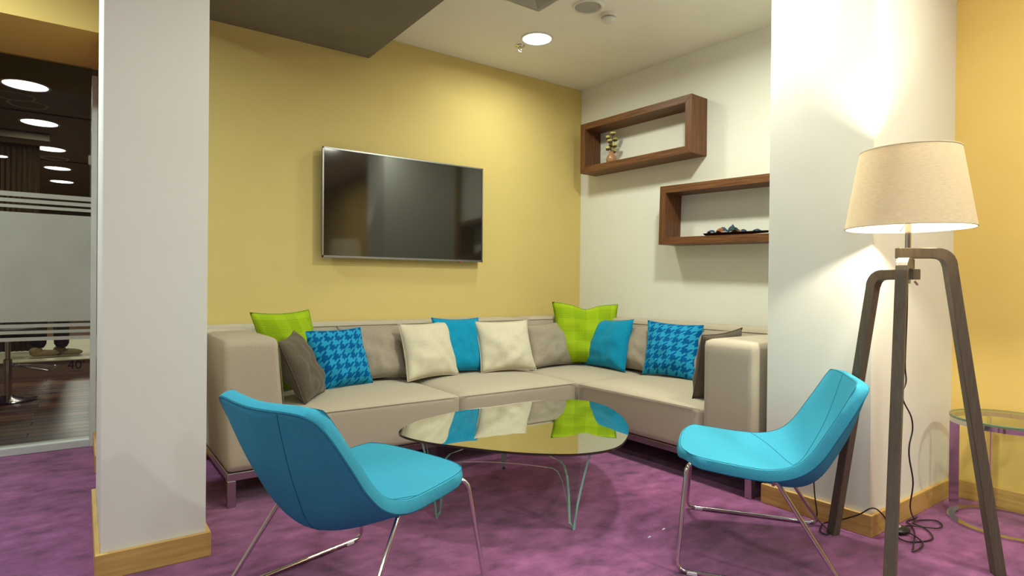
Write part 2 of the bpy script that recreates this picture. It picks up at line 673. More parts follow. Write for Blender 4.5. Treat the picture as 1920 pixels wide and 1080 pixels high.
# ------------------------------------------------------------------ the office beyond the glass
fl = struct('floor_office', box(-4, 3.6, 4.43, 18, -.06, -.008), M['black_paint'])
pm = None
for r_ in range(30):
    y0 = 4.50 + r_ * .125
    for k in range(4):
        x0 = -3.4 + k * 1.25 + (r_ % 3) * .41
        if pm is None:
            pk = obj('plank', box(-.623, .623, -.0612, .0612, -.008, 0, .0012, 1), M['plank'], fl)
            pm = pk.data
        else:
            pk = bpy.data.objects.new('plank', pm)
            COL.objects.link(pk)
            pk.parent = fl
        pk.location = (x0, y0 + .06, 0)
far = obj('far_flooring', box(-4, 3.6, 8.27, 18, -.008, -.0005), M['plank'], fl)
struct('ceiling_office', box(-4, 3.6, 4.47, 18, CEIL, CEIL + .1), M['dark_paint'])
struct('wall_office_back', box(-4, 3.6, 17.9, 18, 0, CEIL), M['dark_paint'])
struct('wall_office_right', box(.9, 1.0, 4.47, 18, 0, CEIL), M['dark_paint'])
for i, y in enumerate((5.2, 7.55, 10.4)):
    struct('trim_%d' % (i + 1), box(-4, .9, y, y + .03, CEIL - .012, CEIL), M['black_paint'])
struct('ceiling_beam', box(-4, -.30, 8.60, 8.75, 2.58, CEIL - .01), M['dark_paint'])

spots = [(-.395, 6.587, 'nearest the glass'), (-.367, 8.056, 'second from the glass'), (-.329, 9.573, 'third from the glass'),
         (-.294, 11.141, 'fourth from the glass'), (-.274, 12.597, 'fifth from the glass'),
         (-.791, 13.579, 'alone to the left of the row'), (-.056, 15.0, 'just above the frosted bands'), (.102, 16.135, 'smallest, behind the frosted bands')]
for x, y, w_ in spots:
    t = thing('ceiling_light', 'lit round recessed ceiling light in dark office ceiling, ' + w_, 'ceiling light', (x, y, CEIL), 0, 'office ceiling lights')
    obj('trim_ring', lathe([(.155, 0), (.17, -.006), (.178, 0)], 28), M['frame_white'], t, smooth=True)
    obj('diffuser', lathe([(.155, -.002), (0, -.002)], 28), M['lit_cool'], t)
    ld = bpy.data.lights.new('office_lamp', 'AREA')
    ld.shape = 'DISK'
    ld.size = .28
    ld.energy = 16
    ld.color = (1, .98, .88)
    lo = bpy.data.objects.new('office_lamp', ld)
    COL.objects.link(lo)
    lo.parent = t
    lo.location = (0, 0, -.01)
for x, y, w_ in ((-.42, 7.28, 'upper of the pair'), (-.50, 7.02, 'lower of the pair'), (-.30, 10.25, 'further back')):
    t = thing('ceiling_speaker', 'unlit round grille in the dark office ceiling, ' + w_, 'ceiling speaker', (x, y, CEIL), 0, 'office ceiling grilles')
    obj('rim', lathe([(.135, 0), (.15, -.008), (.158, 0)], 24), M['plastic_grey'], t, smooth=True)
    obj('grille', lathe([(.135, -.003), (0, -.003)], 24), M['dark_paint'], t)

# pleated curtain under the beam
bm = bmesh.new()
pr = None
for i in range(61):
    x = -1.9 + 1.5 * i / 60
    y = 8.95 + (.03 if i % 2 else -.03)
    c = (bm.verts.new((x, y, .175)), bm.verts.new((x, y, 2.58)))
    if pr:
        bm.faces.new((pr[0], c[0], c[1], pr[1]))
    pr = c
bmesh.ops.solidify(bm, geom=bm.faces[:], thickness=.006)
tag(obj('pleated_curtain', bm, M['curtain']), 'brown pleated curtain hanging under the beam in the dark office', 'curtain')

# low platform with lettering
pf = thing('display_platform', 'low brown platform with pale top and black figure 40 on its front', 'platform', (-.3, 7.9, 0))
obj('front_panel', box(-1.7, .9, 0, .04, .0, .15), M['platform'], pf)
obj('body', box(-1.7, .9, .04, 3.2, 0, .15), M['dark_paint'], pf)
obj('top', box(-1.72, .9, -.02, 3.2, .15, .165, .003, 1), M['platform_top'], pf)


def text(body, size, loc, rot, mat, parent, name='lettering'):
    cu = bpy.data.curves.new(name, 'FONT')
    cu.body = body
    cu.size = size
    cu.extrude = .001
    tmp = bpy.data.objects.new('tmp', cu)
    COL.objects.link(tmp)
    dg = bpy.context.evaluated_depsgraph_get()
    me = bpy.data.meshes.new_from_object(tmp.evaluated_get(dg))
    bpy.data.objects.remove(tmp)
    me.materials.clear()
    me.materials.append(mat)
    o = bpy.data.objects.new(name, me)
    COL.objects.link(o)
    o.location = loc
    o.rotation_euler = rot
    o.parent = parent
    return o


text("40'", .128, (.185, -.0015, .058), (R(90), 0, 0), M['ink'], pf)
obj('underline', box(.2, .33, -.002, .001, .034, .037), M['ink'], pf)


# person standing on the platform behind the frosted film
def build_person(x, y, z):
    root = thing('person', 'person in black trousers and tan shoes standing on the platform beyond the glass', 'person', (x, y, z))
    me = bpy.data.meshes.new('body')
    J = {'pelvis': (0, 0, .90, .125), 'belly': (0, 0, 1.05, .12), 'chest': (0, 0, 1.25, .14), 'neck': (0, 0, 1.40, .055), 'head0': (0, 0, 1.48, .075),
         'head': (0, 0, 1.56, .09), 'crown': (0, 0, 1.62, .07),
         'hl': (.085, 0, .84, .085), 'kl': (.095, .01, .47, .078), 'al': (.10, .0, .09, .075),
         'hr': (-.085, 0, .84, .085), 'kr': (-.095, .01, .47, .078), 'ar': (-.10, .0, .09, .075),
         'sl': (.17, 0, 1.33, .055), 'el': (.23, 0, 1.05, .042), 'wl': (.22, -.06, .80, .03), 'fl': (.21, -.09, .70, .03),
         'sr': (-.17, 0, 1.33, .055), 'er': (-.23, 0, 1.05, .042), 'wr': (-.22, -.06, .80, .03), 'fr': (-.21, -.09, .70, .03)}
    names = list(J)
    E_ = [('pelvis', 'belly'), ('belly', 'chest'), ('chest', 'neck'), ('neck', 'head0'), ('head0', 'head'), ('head', 'crown'), ('pelvis', 'hl'), ('hl', 'kl'), ('kl', 'al'),
          ('pelvis', 'hr'), ('hr', 'kr'), ('kr', 'ar'), ('chest', 'sl'), ('sl', 'el'), ('el', 'wl'), ('wl', 'fl'), ('chest', 'sr'), ('sr', 'er'), ('er', 'wr'), ('wr', 'fr')]
    me.from_pydata([J[k][:3] for k in names], [(names.index(a), names.index(b)) for a, b in E_], [])
    tmp = bpy.data.objects.new('tmp', me)
    COL.objects.link(tmp)
    sk = tmp.modifiers.new('s', 'SKIN')
    for i, k in enumerate(names):
        me.skin_vertices[0].data[i].radius = (J[k][3], J[k][3])
    me.skin_vertices[0].data[0].use_root = True
    tmp.modifiers.new('u', 'SUBSURF').levels = 1
    dg = bpy.context.evaluated_depsgraph_get()
    m2 = bpy.data.meshes.new_from_object(tmp.evaluated_get(dg))
    bpy.data.objects.remove(tmp)
    for mm in (M['skin'], M['trousers'], M['shirt'], M['hair']):
        m2.materials.append(mm)
    for p in m2.polygons:
        c = p.center
        p.use_smooth = True
        p.material_index = 1 if (c.z < .94 and abs(c.x) < .19) else 3 if c.z > 1.60 else 2 if (c.z < 1.40 and c.z > .84) else 0
    m2.transform(Matrix.Diagonal((1, 1, .95, 1)))
    b = bpy.data.objects.new('body', m2)
    COL.objects.link(b)
    b.parent = root
    for s, dy, rz in ((-1, -.02, 100), (1, .05, 78)):
        bm = bmesh.new()
        ellipsoid(bm, (0, .06, .045), .045, .135, .04)
        ellipsoid(bm, (0, -.02, .075), .04, .06, .045)
        for v in bm.verts:
            v.co.z = max(v.co.z, .016)
        sh = obj('shoe', bm, M['shoe'], root, smooth=True)
        sh.location = (s * .10, dy, 0)
        sh.rotation_euler = (0, 0, R(rz - 180))
        bm = bmesh.new()
        ellipsoid(bm, (0, .05, .01), .048, .142, .01)
        so_ = obj('sole', bm, M['sole'], sh, smooth=True)
        bm = bmesh.new()
        for k in range(4):
            add_tube(bm, [(-.028, .03 + .022 * k, .086 - .006 * k), (0, .035 + .022 * k, .094 - .007 * k), (.028, .03 + .022 * k, .086 - .006 * k)], .003, 5)
        obj('laces', bm, M['sole'], sh)
    return root


build_person(-.27, 8.2, .165)

# bar stool
st = thing('bar_stool', 'chrome bar stool with disc base and footrest loop on dark wood floor', 'stool', (-.49, 6.45, 0))
obj('base', lathe([(0, .004), (.20, .004), (.205, .008), (.19, .016), (.06, .03), (.03, .05), (0, .05)], 32), M['chrome'], st, smooth=True, sharp=40)
obj('column', lathe([(.03, .04), (.03, .34), (.018, .345), (.018, .52), (0, .52)], 20), M['chrome'], st, smooth=True, sharp=40)
obj('footrest', tube(fillet([(.02, 0, .29), (.10, .03, .285), (.33, .05, .262), (.28, -.17, .245), (.06, -.04, .285), (.02, 0, .29)], .03), .009, 8), M['chrome'], st, smooth=True)
obj('seat', lathe([(0, .52), (.12, .525), (.18, .54), (.19, .57), (.18, .60), (.1, .605), (0, .60)], 28), M['black_paint'], st, smooth=True)

# ------------------------------------------------------------------ ceiling fittings and lights


def downlight(x, y, z, w, label, col=WARM, r=.1):
    t = thing('downlight', label, 'ceiling light', (x, y, z), 0, 'lounge downlights')
    obj('trim_ring', lathe([(r * .94, -.001), (r * .98, -.008), (r * 1.08, -.006), (r * 1.1, 0)], 36), M['plastic_white'], t, smooth=True)
    obj('diffuser', lathe([(r * .95, -.004), (0, -.006)], 36), M['lit'], t)
    ld = bpy.data.lights.new('downlight_lamp', 'AREA')
    ld.shape = 'DISK'
    ld.size = r * 1.8
    ld.energy = w
    ld.color = col
    ld.spread = R(170)
    lo = bpy.data.objects.new('downlight_lamp', ld)
    COL.objects.link(lo)
    lo.parent = t
    lo.location = (0, 0, -.012)
    return t


downlight(2.48, 3.18, CEIL, DOWN_W, 'lit round recessed downlight in the white ceiling above the corner sofa')
downlight(2.40, 1.85, CEIL, 25, 'lit downlight in the white ceiling over the coffee table')
downlight(2.40, .40, CEIL, 16, 'added unseen fill downlight in the white ceiling in front of the floor lamp')  # out of view, added to fill the lounge with light
downlight(2.40, -1.4, CEIL, 26, 'added unseen fill downlight in the white ceiling near the right wall, behind the camera')  # added behind the camera as fill
downlight(.85, 1.55, SOFFIT, 6, 'added unseen fill downlight in the dark lowered ceiling over the left lounge chair')  # this and the other lowered-ceiling lamps are unseen, added as fill
downlight(.85, .1, SOFFIT, 4.5, 'added unseen fill downlight in the dark lowered ceiling over the camera', COOL)
downlight(.85, -1.8, SOFFIT, 14, 'added unseen fill downlight in the dark lowered ceiling behind the camera', COOL)
downlight(-.75, 2.95, CEIL, 27, 'lit downlight in the passage ceiling before the glass partition', COOL)
downlight(-.9, .9, CEIL, 8, 'added unseen fill downlight in the middle of the passage ceiling', COOL)  # this and the passage lamps below are unseen, added for soft fill
downlight(-.9, -1.6, CEIL, 14, 'added unseen fill downlight in the passage ceiling behind the camera', COOL)
downlight(-2.6, 1.0, CEIL, 12, 'added unseen fill downlight in the passage ceiling near the far left wall', COOL)

t = thing('ceiling_speaker', 'round white ceiling speaker with grey grille beside the smoke detector', 'ceiling speaker', (2.435, 2.635, CEIL))
obj('rim', lathe([(.076, -.002), (.08, -.010), (.09, -.008), (.096, 0)], 36), M['plastic_white'], t, smooth=True)
obj('grille', lathe([(.077, -.004), (.04, -.007), (0, -.008)], 36), M['plastic_grey'], t, smooth=True)

t = thing('smoke_detector', 'small white domed smoke detector on the white ceiling', 'smoke detector', (2.608, 2.636, CEIL))
obj('base', lathe([(.05, 0), (.05, -.016), (.046, -.02), (0, -.02)], 32), M['plastic_white'], t, smooth=True, sharp=40)
bm = bmesh.new()
for k in range(28):
    a = 2 * PI * k / 28
    add_box(bm, .036, .043, -.0022, .0022, -.031, -.019)
    for v in bm.verts[-8:] if False else list(bm.verts)[-8:]:
        x, y = v.co.x, v.co.y
        v.co.x, v.co.y = x * math.cos(a) - y * math.sin(a), x * math.sin(a) + y * math.cos(a)
vents = obj('vent_ribs', bm, M['plastic_white'], t)
obj('chamber', lathe([(.037, -.019), (.037, -.032)], 28), M['plastic_black'], t)
obj('dome', lathe([(.044, -.030), (.042, -.036), (.03, -.048), (.015, -.053), (0, -.054)], 32), M['plastic_white'], t, smooth=True)

t = thing('fire_sprinkler', 'small chrome fire sprinkler hanging from the ceiling beside the downlight', 'sprinkler', (2.459, 3.344, CEIL))
obj('escutcheon', lathe([(.034, 0), (.032, -.006), (.014, -.010), (0, -.010)], 24), M['chrome'], t, smooth=True)
obj('nozzle', lathe([(.009, -.008), (.009, -.02), (.006, -.022), (0, -.022)], 12), M['chrome'], t, smooth=True, sharp=40)
bm = bmesh.new()
for s in (-1, 1):
    add_tube(bm, catmull([(s * .006, 0, -.02), (s * .012, 0, -.03), (s * .010, 0, -.04), (0, 0, -.046)], 4), .0025, 6)
obj('yoke', bm, M['chrome'], t, smooth=True)
obj('deflector', lathe([(0, -.046), (.014, -.047), (.014, -.049), (0, -.05)], 16), M['chrome'], t)

# four-way air cassette
t = thing('air_vent', 'square white ceiling air vent with nested sloping louvres', 'air vent', (1.941, 2.56, CEIL))


def square_ring(o, i, zo, zi, th=.004):
    bm = bmesh.new()
    A = [bm.verts.new((sx * o, sy * o, zo)) for sx, sy in ((-1, -1), (1, -1), (1, 1), (-1, 1))]
    B = [bm.verts.new((sx * i, sy * i, zi)) for sx, sy in ((-1, -1), (1, -1), (1, 1), (-1, 1))]
    for k in range(4):
        j = (k + 1) % 4
        bm.faces.new((A[k], A[j], B[j], B[k]))
    bmesh.ops.solidify(bm, geom=bm.faces[:], thickness=th)
    return bm


obj('frame', square_ring(.30, .262, -.004, -.010), M['plastic_white'], t)
for k, o in enumerate((.258, .224, .190, .156, .122)):
    obj('louvre', square_ring(o, o - .020, -.017, -.006, .003), M['plastic_white'], t)
obj('centre_plate', box(-.085, .085, -.085, .085, -.020, -.012), M['plastic_white'], t)
obj('duct', box(-.262, .262, -.262, .262, -.0015, -.0005), M['black_paint'], t)

# ------------------------------------------------------------------ television
TX0, TX1, TZ0, TZ1, TYF = 1.222, 2.418, 1.166, 1.860, 3.735
tcx, tcz = (TX0 + TX1) / 2, (TZ0 + TZ1) / 2
hw, hh = (TX1 - TX0) / 2, (TZ1 - TZ0) / 2
tv = thing('television', 'wall-mounted flat television with thin silver bezel and dark screen on yellow wall', 'television', (tcx, TYF, tcz))
tv.rotation_euler = (0, R(-.25), 0)
obj('case', box(-hw + .004, hw - .004, .004, .030, -hh + .004, hh - .004, .004, 2), M['plastic_black'], tv)
B = .0085
bm = bmesh.new()
for q in ((-hw, hw, -hh, -hh + B + .004), (-hw, hw, hh - B, hh), (-hw, -hw + B, -hh, hh), (hw - B, hw, -hh, hh)):
    add_box(bm, q[0], q[1], -.003, .012, q[2], q[3])
obj('bezel', bm, M['silver'], tv)
obj('screen', box(-hw + B, hw - B, .0, .004, -hh + B + .004, hh - B), M['screen'], tv)
obj('status_light', box(hw - .20, hw - .185, -.004, .01, -hh - .006, -hh + .001, .001, 1), M['red_led'], tv, )
obj('wall_bracket', box(-.22, .22, .028, .057, -.2, .2), M['plastic_black'], tv)

# ------------------------------------------------------------------ box shelves
ang = math.atan(.0489)
wdir = Vector((math.sin(ang), -math.cos(ang), 0))       # along the white wall towards the camera
wnor = Vector((-math.cos(ang), -math.sin(ang), 0))      # out of the wall
W0 = Vector((3.45, YB, 0))


def box_shelf(name, label, s0, s1, z0, z1, tilt):
    ctr = W0 + wdir * ((s0 + s1) / 2)
    t = thing(name, label, 'shelf', (ctr.x, ctr.y, (z0 + z1) / 2), 0, 'walnut box shelves')
    # local x = along wall, local y = into wall, z up
    mw = Matrix((wdir, -wnor, Vector((0, 0, 1)))).transposed()
    t.rotation_euler = (mw @ Matrix.Rotation(R(tilt), 3, 'Y')).to_euler()
    l, h, d, th = (s1 - s0) / 2, (z1 - z0) / 2, .185, .05

    def board(corners, mat, nm):
        bm = bmesh.new()
        lo = [bm.verts.new((x, -d, z)) for x, z in corners]
        hi = [bm.verts.new((x, -.001, z)) for x, z in corners]
        bm.faces.new(lo)
        bm.faces.new(hi[::-1])
        n = len(corners)
        for i in range(n):
            bm.faces.new((lo[i], lo[(i + 1) % n], hi[(i + 1) % n], hi[i]))
        bmesh.ops.bevel(bm, geom=bm.edges[:], offset=.0012, segments=1, affect='EDGES')
        return obj(nm, bm, mat, t)
    i, k = l - th, h - th
    board([(-l, h), (l, h), (i, k), (-i, k)], M['walnut_x'], 'top_board')
    board([(-l, -h), (-i, -k), (i, -k), (l, -h)], M['walnut_x'], 'bottom_board')
    board([(-l, -h), (-l, h), (-i, k), (-i, -k)], M['walnut_z'], 'side_board')
    board([(l, -h), (i, -k), (i, k), (l, h)], M['walnut_z'], 'side_board')
    return t


box_shelf('box_shelf', 'upper walnut box shelf on white wall holding a small vase', .175, 1.222, 1.908, 2.304, 0)
sh2 = box_shelf('box_shelf', 'lower walnut box shelf on white wall holding a leaf tray, half behind the pillar', .966, 2.015, 1.285, 1.695, 1.3)


def on_wall(s, out, z):
    p = W0 + wdir * s + wnor * out
    return Vector((p.x, p.y, z))


# vase with dried flowers
p = on_wall(.42, .085, 1.958)
t = thing('flower_vase', 'small tan glazed vase of dried yellow flowers in the upper box shelf', 'vase', p)
obj('vase_body', lathe([(0, .001), (.026, .001), (.037, .02), (.041, .04), (.034, .068), (.019, .088), (.016, .096), (.021, .102), (.018, .100), (.012, .09), (0, .06)], 24), M['vase'], t, smooth=True)
rnd = random.Random(3)
for k in range(9):
    a = k * 2.4
    hgt = .115 + .018 * k
    lean = .014 + .003 * (k % 4)
    top = Vector((math.cos(a) * lean * 1.6, math.sin(a) * lean * 1.6, min(hgt, .272)))
    sm = obj('stem', tube(catmull([(0, 0, .07), (top.x * .4, top.y * .4, top.z * .6), tuple(top)], 4), .0018, 5), M['stem'], t)
    bm = bmesh.new()
    ellipsoid(bm, top, .021, .021, .011, n=9, k=5)
    for v in bm.verts:
        v.co += Vector((rnd.uniform(-1, 1), rnd.uniform(-1, 1), rnd.uniform(-1, 1))) * .0018
    obj('bloom', bm, M['bloom'], sm)
    bm = bmesh.new()
    ellipsoid(bm, top - Vector((0, 0, .012)), .019, .019, .010, n=9, k=5)
    obj('bract', bm, M['bloom_dark'], sm)

# leaf tray with dried petals
zt = 1.345
p = on_wall(1.50, .085, zt - .008)
tr = thing('leaf_tray', 'dark leaf-shaped wooden tray of dried petals in the lower box shelf', 'tray', p)
tr.rotation_euler = sh2.rotation_euler
bm = bmesh.new()
NN = 16
rows = []
for i in range(NN + 1):
    u = i / NN
    w_ = .075 * math.sin(PI * min(1, .12 + u * .88)) ** .7 * (1 if u < 1 else 0) + .002
    rows.append([bm.verts.new(((u - .5) * .44, v * w_, .004 + .014 * abs(v) ** 2 + .022 * max(0, u - .6) ** 1.3)) for v in (-1, -.6, 0, .6, 1)])
for a_, b_ in zip(rows, rows[1:]):
    for k in range(4):
        bm.faces.new((a_[k], a_[k + 1], b_[k + 1], b_[k]))
bmesh.ops.solidify(bm, geom=bm.faces[:], thickness=.006)
obj('tray_body', bm, M['leaf_tray'], tr, smooth=True)
rnd = random.Random(11)
pets = [(-.16, 'petal_blue', 'blue curled petal at the left end of the leaf tray', .028), (-.105, 'petal_orange', 'largest orange curled petal on the leaf tray', .04),
        (-.10, 'petal_blue', 'dark blue petal curling over the large orange petal', .046), (-.045, 'petal_blue', 'tallest blue petal standing up on the leaf tray', .055),
        (.0, 'petal_green', 'dark green folded petal in the middle of the leaf tray', .042), (.012, 'petal_orange', 'small orange petal under the green petal on the tray', .026),
        (.045, 'petal_blue', 'blue petal right of the orange ones on the tray', .026), (.13, 'petal_blue', 'rounded blue petal alone near the right end of the tray', .026)]
for k, (s_, mm, lab, hh_) in enumerate(pets):
    bm = bmesh.new()
    rows = []
    wd = .030 + .006 * (k % 3)
    for i in range(7):
        u = i / 6
        ww = .022 * math.sin(PI * (.1 + .8 * u)) + .004
        rows.append([bm.verts.new(((u - .5) * 2 * wd + rnd.uniform(-.003, .003), v * ww, hh_ * math.sin(PI * (.12 + .76 * u)) * (1 - .5 * v * v) * (1.25 if i == 4 and k == 3 else 1) + rnd.uniform(0, .004))) for v in (-1, -.5, 0, .5, 1)])
    for a_, b_ in zip(rows, rows[1:]):
        for j in range(4):
            bm.faces.new((a_[j], a_[j + 1], b_[j + 1], b_[j]))
    bmesh.ops.solidify(bm, geom=bm.faces[:], thickness=.003)
    q = on_wall(1.50 + s_, .115 - .018 * (k % 4), zt + .003 - s_ * .0227)
    o = obj('dried_petal', bm, M[mm], smooth=True, loc=q)
    o.rotation_euler = (0, 0, math.atan2(wdir.y, wdir.x) + rnd.uniform(-.4, .4))
    tag(o, lab, 'dried petal', 'dried petals on the leaf tray')

# ------------------------------------------------------------------ corner sofa
sofa = thing('corner_sofa', 'taupe felt L-shaped corner sofa with chrome legs along the yellow and white walls', 'sofa', (1.6, 3.3, 0))
SO = Vector((1.6, 3.3, 0))


def cushion(x0, x1, y0, y1, z0, z1, bev=.03, crown=0.0, skew=None, nx=10):
    bm = bmesh.new()
    add_box(bm, x0, x1, y0, y1, z0, z1)
    bmesh.ops.subdivide_edges(bm, edges=bm.edges[:], cuts=nx, use_grid_fill=True)
    cx, cy, cz = (x0 + x1) / 2, (y0 + y1) / 2, (z0 + z1) / 2
    hx, hy, hz = (x1 - x0) / 2, (y1 - y0) / 2, (z1 - z0) / 2
    for v in bm.verts:
        # rounded box: clamp to inner box, push out by the radius
        q = Vector((max(x0 + bev, min(x1 - bev, v.co.x)), max(y0 + bev, min(y1 - bev, v.co.y)), max(z0 + bev, min(z1 - bev, v.co.z))))
        d = v.co - q
        if d.length > 1e-7:
            v.co = q + d.normalized() * bev
        if crown:
            u, w_ = (v.co.x - cx) / hx, (v.co.y - cy) / hy
            k = max(0, (v.co.z - cz) / hz)
            v.co.z += crown * k * (1 - u ** 4) * (1 - w_ ** 4)
        if skew:
            skew(v)
    bmesh.ops.translate(bm, verts=bm.verts[:], vec=-SO)
    return bm


def soft(name, bm, parent=sofa, mat=None):
    return obj(name, bm, mat or M['sofa'], parent, smooth=True)


def grid_lines(n, b, lo, hi):
    return None


def stitch(pts, parent, r=.0013, mat=None):
    bm = tube([Vector(q) - SO for q in pts], r, 6)
    return obj('seam', bm, mat or M['sofa_stitch'], parent)


ZT, ZB_ = .388, .152


def lean_arm(v):
    k = (v.co.z - ZB_) / .59
    v.co.x += .028 * (1 - k) - (.02 * k * max(0, (v.co.x - .62) / .13))


a1 = soft('armrest', cushion(.497, .762, 2.855, 3.60, ZB_, .744, .024, .006, lean_arm, 16))
stitch([(.780 - .04 * k / 10 + .028 * (1 - k / 10) * .3, 2.8555, ZB_ + .03 + .52 * k / 10) for k in range(11)], a1, .0018)
a2 = soft('armrest', cushion(2.555, 3.47, 1.602, 1.885, ZB_, .738, .024, .006, None, 16))
s1 = soft('seat', cushion(.775, 1.714, 2.853, 3.62, ZB_, ZT, .022, .022, None, 14))
s2 = soft('seat', cushion(1.710, 2.575, 2.853, 3.62, ZB_, ZT, .022, .022, None, 14))
s3 = soft('seat', cushion(2.583, 3.36, 2.84, 3.62, ZB_, ZT - .004, .022, .016, None, 14))
s4 = soft('seat', cushion(2.558, 3.36, 1.888, 2.832, ZB_, ZT, .022, .022, None, 14))
stitch([(.80, 2.852, ZT - .012), (1.70, 2.852, ZT - .012)], s1)
stitch([(1.72, 2.852, ZT - .012), (2.56, 2.852, ZT - .012)], s2)
stitch([(2.557, 1.90, ZT - .012), (2.557, 2.82, ZT - .012)], s4)


def slope_y(v):
    v.co.y -= 0
    k = (v.co.z - ZB_) / .6
    if v.co.y < 3.7 and v.co.x > .78:
        v.co.y -= .07 * (1 - k)


def slope_x(v):
    k = (v.co.z - ZB_) / .6
    if v.co.x < 3.37:
        v.co.x -= .06 * (1 - k)


b1 = soft('backrest', cushion(.500, 2.738, 3.60, 3.792, ZB_, .758, .02, 0, slope_y, 14))
b2 = soft('backrest', cushion(2.742, 3.44, 3.60, 3.792, ZB_, .758, .02, 0, slope_y, 14))
b3 = soft('backrest', cushion(3.285, 3.475, 1.70, 3.62, ZB_, .758, .03, 0, slope_x, 14))
stitch([(.80, 3.598, .738), (2.73, 3.598, .738)], b1, .0016)
stitch([(2.75, 3.598, .738), (3.27, 3.598, .738)], b2, .0016)
stitch([(3.283, 1.72, .728), (3.283, 3.59, .728)], b3, .0016)


def sofa_box(name, x0, x1, y0, y1, z0, z1, mat, bev=.002):
    bm = box(x0, x1, y0, y1, z0, z1, bev, 1)
    bmesh.ops.translate(bm, verts=bm.verts[:], vec=-SO)
    return obj(name, bm, mat, sofa)


sofa_box('rail', .528, 2.60, 2.862, 2.898, .118, .152, M['steel'])
sofa_box('rail', 2.562, 2.598, 1.612, 2.862, .118, .152, M['steel'])
sofa_box('rail', .528, .564, 2.898, 3.74, .118, .152, M['steel'])
sofa_box('rail', 2.598, 3.40, 1.612, 1.648, .118, .152, M['steel'])
for x, y in ((.528, 2.862), (.528, 3.70), (2.562, 1.612), (3.36, 1.612), (3.36, 3.70)):
    sofa_box('leg', x, x + .036, y, y + .036, 0, .118, M['steel'])

# ------------------------------------------------------------------ scatter cushions


def pillow(name, label, TL, TR, BR, BL, mat, thick=.062, group='scatter cushions on the corner sofa', seed=0, grow=1.05, pinch=.075, chop=0, uvrot=0):
    thick *= 1.22
    c = [Vector(q) for q in (TL, TR, BR, BL)]
    ctr = sum(c, Vector()) / 4
    c = [ctr + (q - ctr) * grow for q in c]
    TL, TR, BR, BL = c
    nrm = (TR - BL).cross(TL - BR).normalized()
    base = (BL + BR) / 2
    N = 28
    bm = bmesh.new()
    uvl = bm.loops.layers.uv.new('UVMap')
    grids = []
    rim = []
    for sgn in (1, -1):
        g = []
        for j in range(N + 1):
            row = []
            for i in range(N + 1):
                u, v = i / N, j / N
                a, b = 2 * u - 1, 2 * v - 1
                # edges draw in between the corners
                uu = .5 + (u - .5) * (1 - pinch * (1 - b * b))
                vv = .5 + (v - .5) * (1 - pinch * (1 - a * a))
                p = BL * (1 - uu) * (1 - vv) + BR * uu * (1 - vv) + TR * uu * vv + TL * (1 - uu) * vv
                t_ = max(0, (1 - abs(a) ** 2.6) * (1 - abs(b) ** 2.6)) ** .55
                t_ *= 1.12 - .22 * v
                if chop:
                    p = p + (BL - TL) * chop * v ** 4 * math.exp(-(a / .32) ** 2)
                nz = noise.noise(Vector((u * 3.1 + seed * 7.3, v * 3.1 + sgn * 5, seed))) * .34
                nz += noise.noise(Vector((u * 7 + seed * 3.3, v * 5 + sgn * 9, seed + 4))) * .26 * (1.4 - v)
                q = p + nrm * sgn * thick * (t_ + nz * t_ ** .6 * .8)
                row.append(q)
            g.append(row)
        grids.append(g)
    vf = [[None] * (N + 1) for _ in range(N + 1)]
    vb = [[None] * (N + 1) for _ in range(N + 1)]
    for j in range(N + 1):
        for i in range(N + 1):
            vf[j][i] = bm.verts.new(grids[0][j][i] - base)
            if i in (0, N) or j in (0, N):
                vb[j][i] = vf[j][i]
            else:
                vb[j][i] = bm.verts.new(grids[1][j][i] - base)
    for vv_ in (vf, vb):
        for j in range(N):
            for i in range(N):
                f = bm.faces.new((vv_[j][i], vv_[j][i + 1], vv_[j + 1][i + 1], vv_[j + 1][i]))
                for lp, (di, dj) in zip(f.loops, ((0, 0), (1, 0), (1, 1), (0, 1))):
                    a_, b_ = (i + di) / N, (j + dj) / N
                    lp[uvl].uv = (b_, 1 - a_) if uvrot else (a_, b_)
    rim = [grids[0][0][i] for i in range(N)] + [grids[0][j][N] for j in range(N)] + [grids[0][N][i] for i in range(N, 0, -1)] + [grids[0][j][0] for j in range(N, 0, -1)]
    root = obj(name, bm, mat, smooth=True, loc=base)
    tag(root, label, 'cushion', group)
    obj('edge_seam', tube([q - base for q in rim], .0022, 6, closed=True), mat, root, smooth=True)
    return root


def S(k, *pts):
    return [(x * k, y * k, 1 + (z - 1) * k) for x, y, z in pts]


PN = 'scatter_cushion'
pillow(PN, 'lime green plaid cushion behind the left armrest of the sofa', (.74, 3.40, .83), (1.066, 3.50, .835), (1.18, 3.43, .42), (.84, 3.36, .42), M['plaid'], .06, seed=1, uvrot=1)
pillow(PN, 'dark brown cushion leaning sideways on the left armrest', (.785, 3.02, .705), (.93, 3.29, .735), (1.075, 3.23, .41), (.90, 2.985, .405), M['brown_cushion'], .06, seed=2)
pillow(PN, 'blue houndstooth cushion at the left end of the sofa', (1.008, 3.403, .727), (1.377, 3.494, .726), (1.408, 3.372, .415), (1.075, 3.285, .41), M['hound'], .06, seed=3)
pillow(PN, 'taupe cushion between the left houndstooth cushion and a cream one', (1.264, 3.56, .733), (1.672, 3.56, .728), (1.68, 3.425, .425), (1.33, 3.42, .425), M['taupe_cushion'], .05, seed=4)
pillow(PN, 'cream cushion left of the plain blue one, on the long seat', *S(.985, (1.643, 3.498, .737), (2.03, 3.586, .742), (2.034, 3.428, .41), (1.632, 3.339, .41)), M['cream'], .06, seed=5)
pillow(PN, 'plain blue cushion half hidden between the two cream cushions', (1.905, 3.545, .769), (2.25, 3.53, .762), (2.235, 3.41, .425), (1.90, 3.42, .425), M['teal'], .045, seed=6)
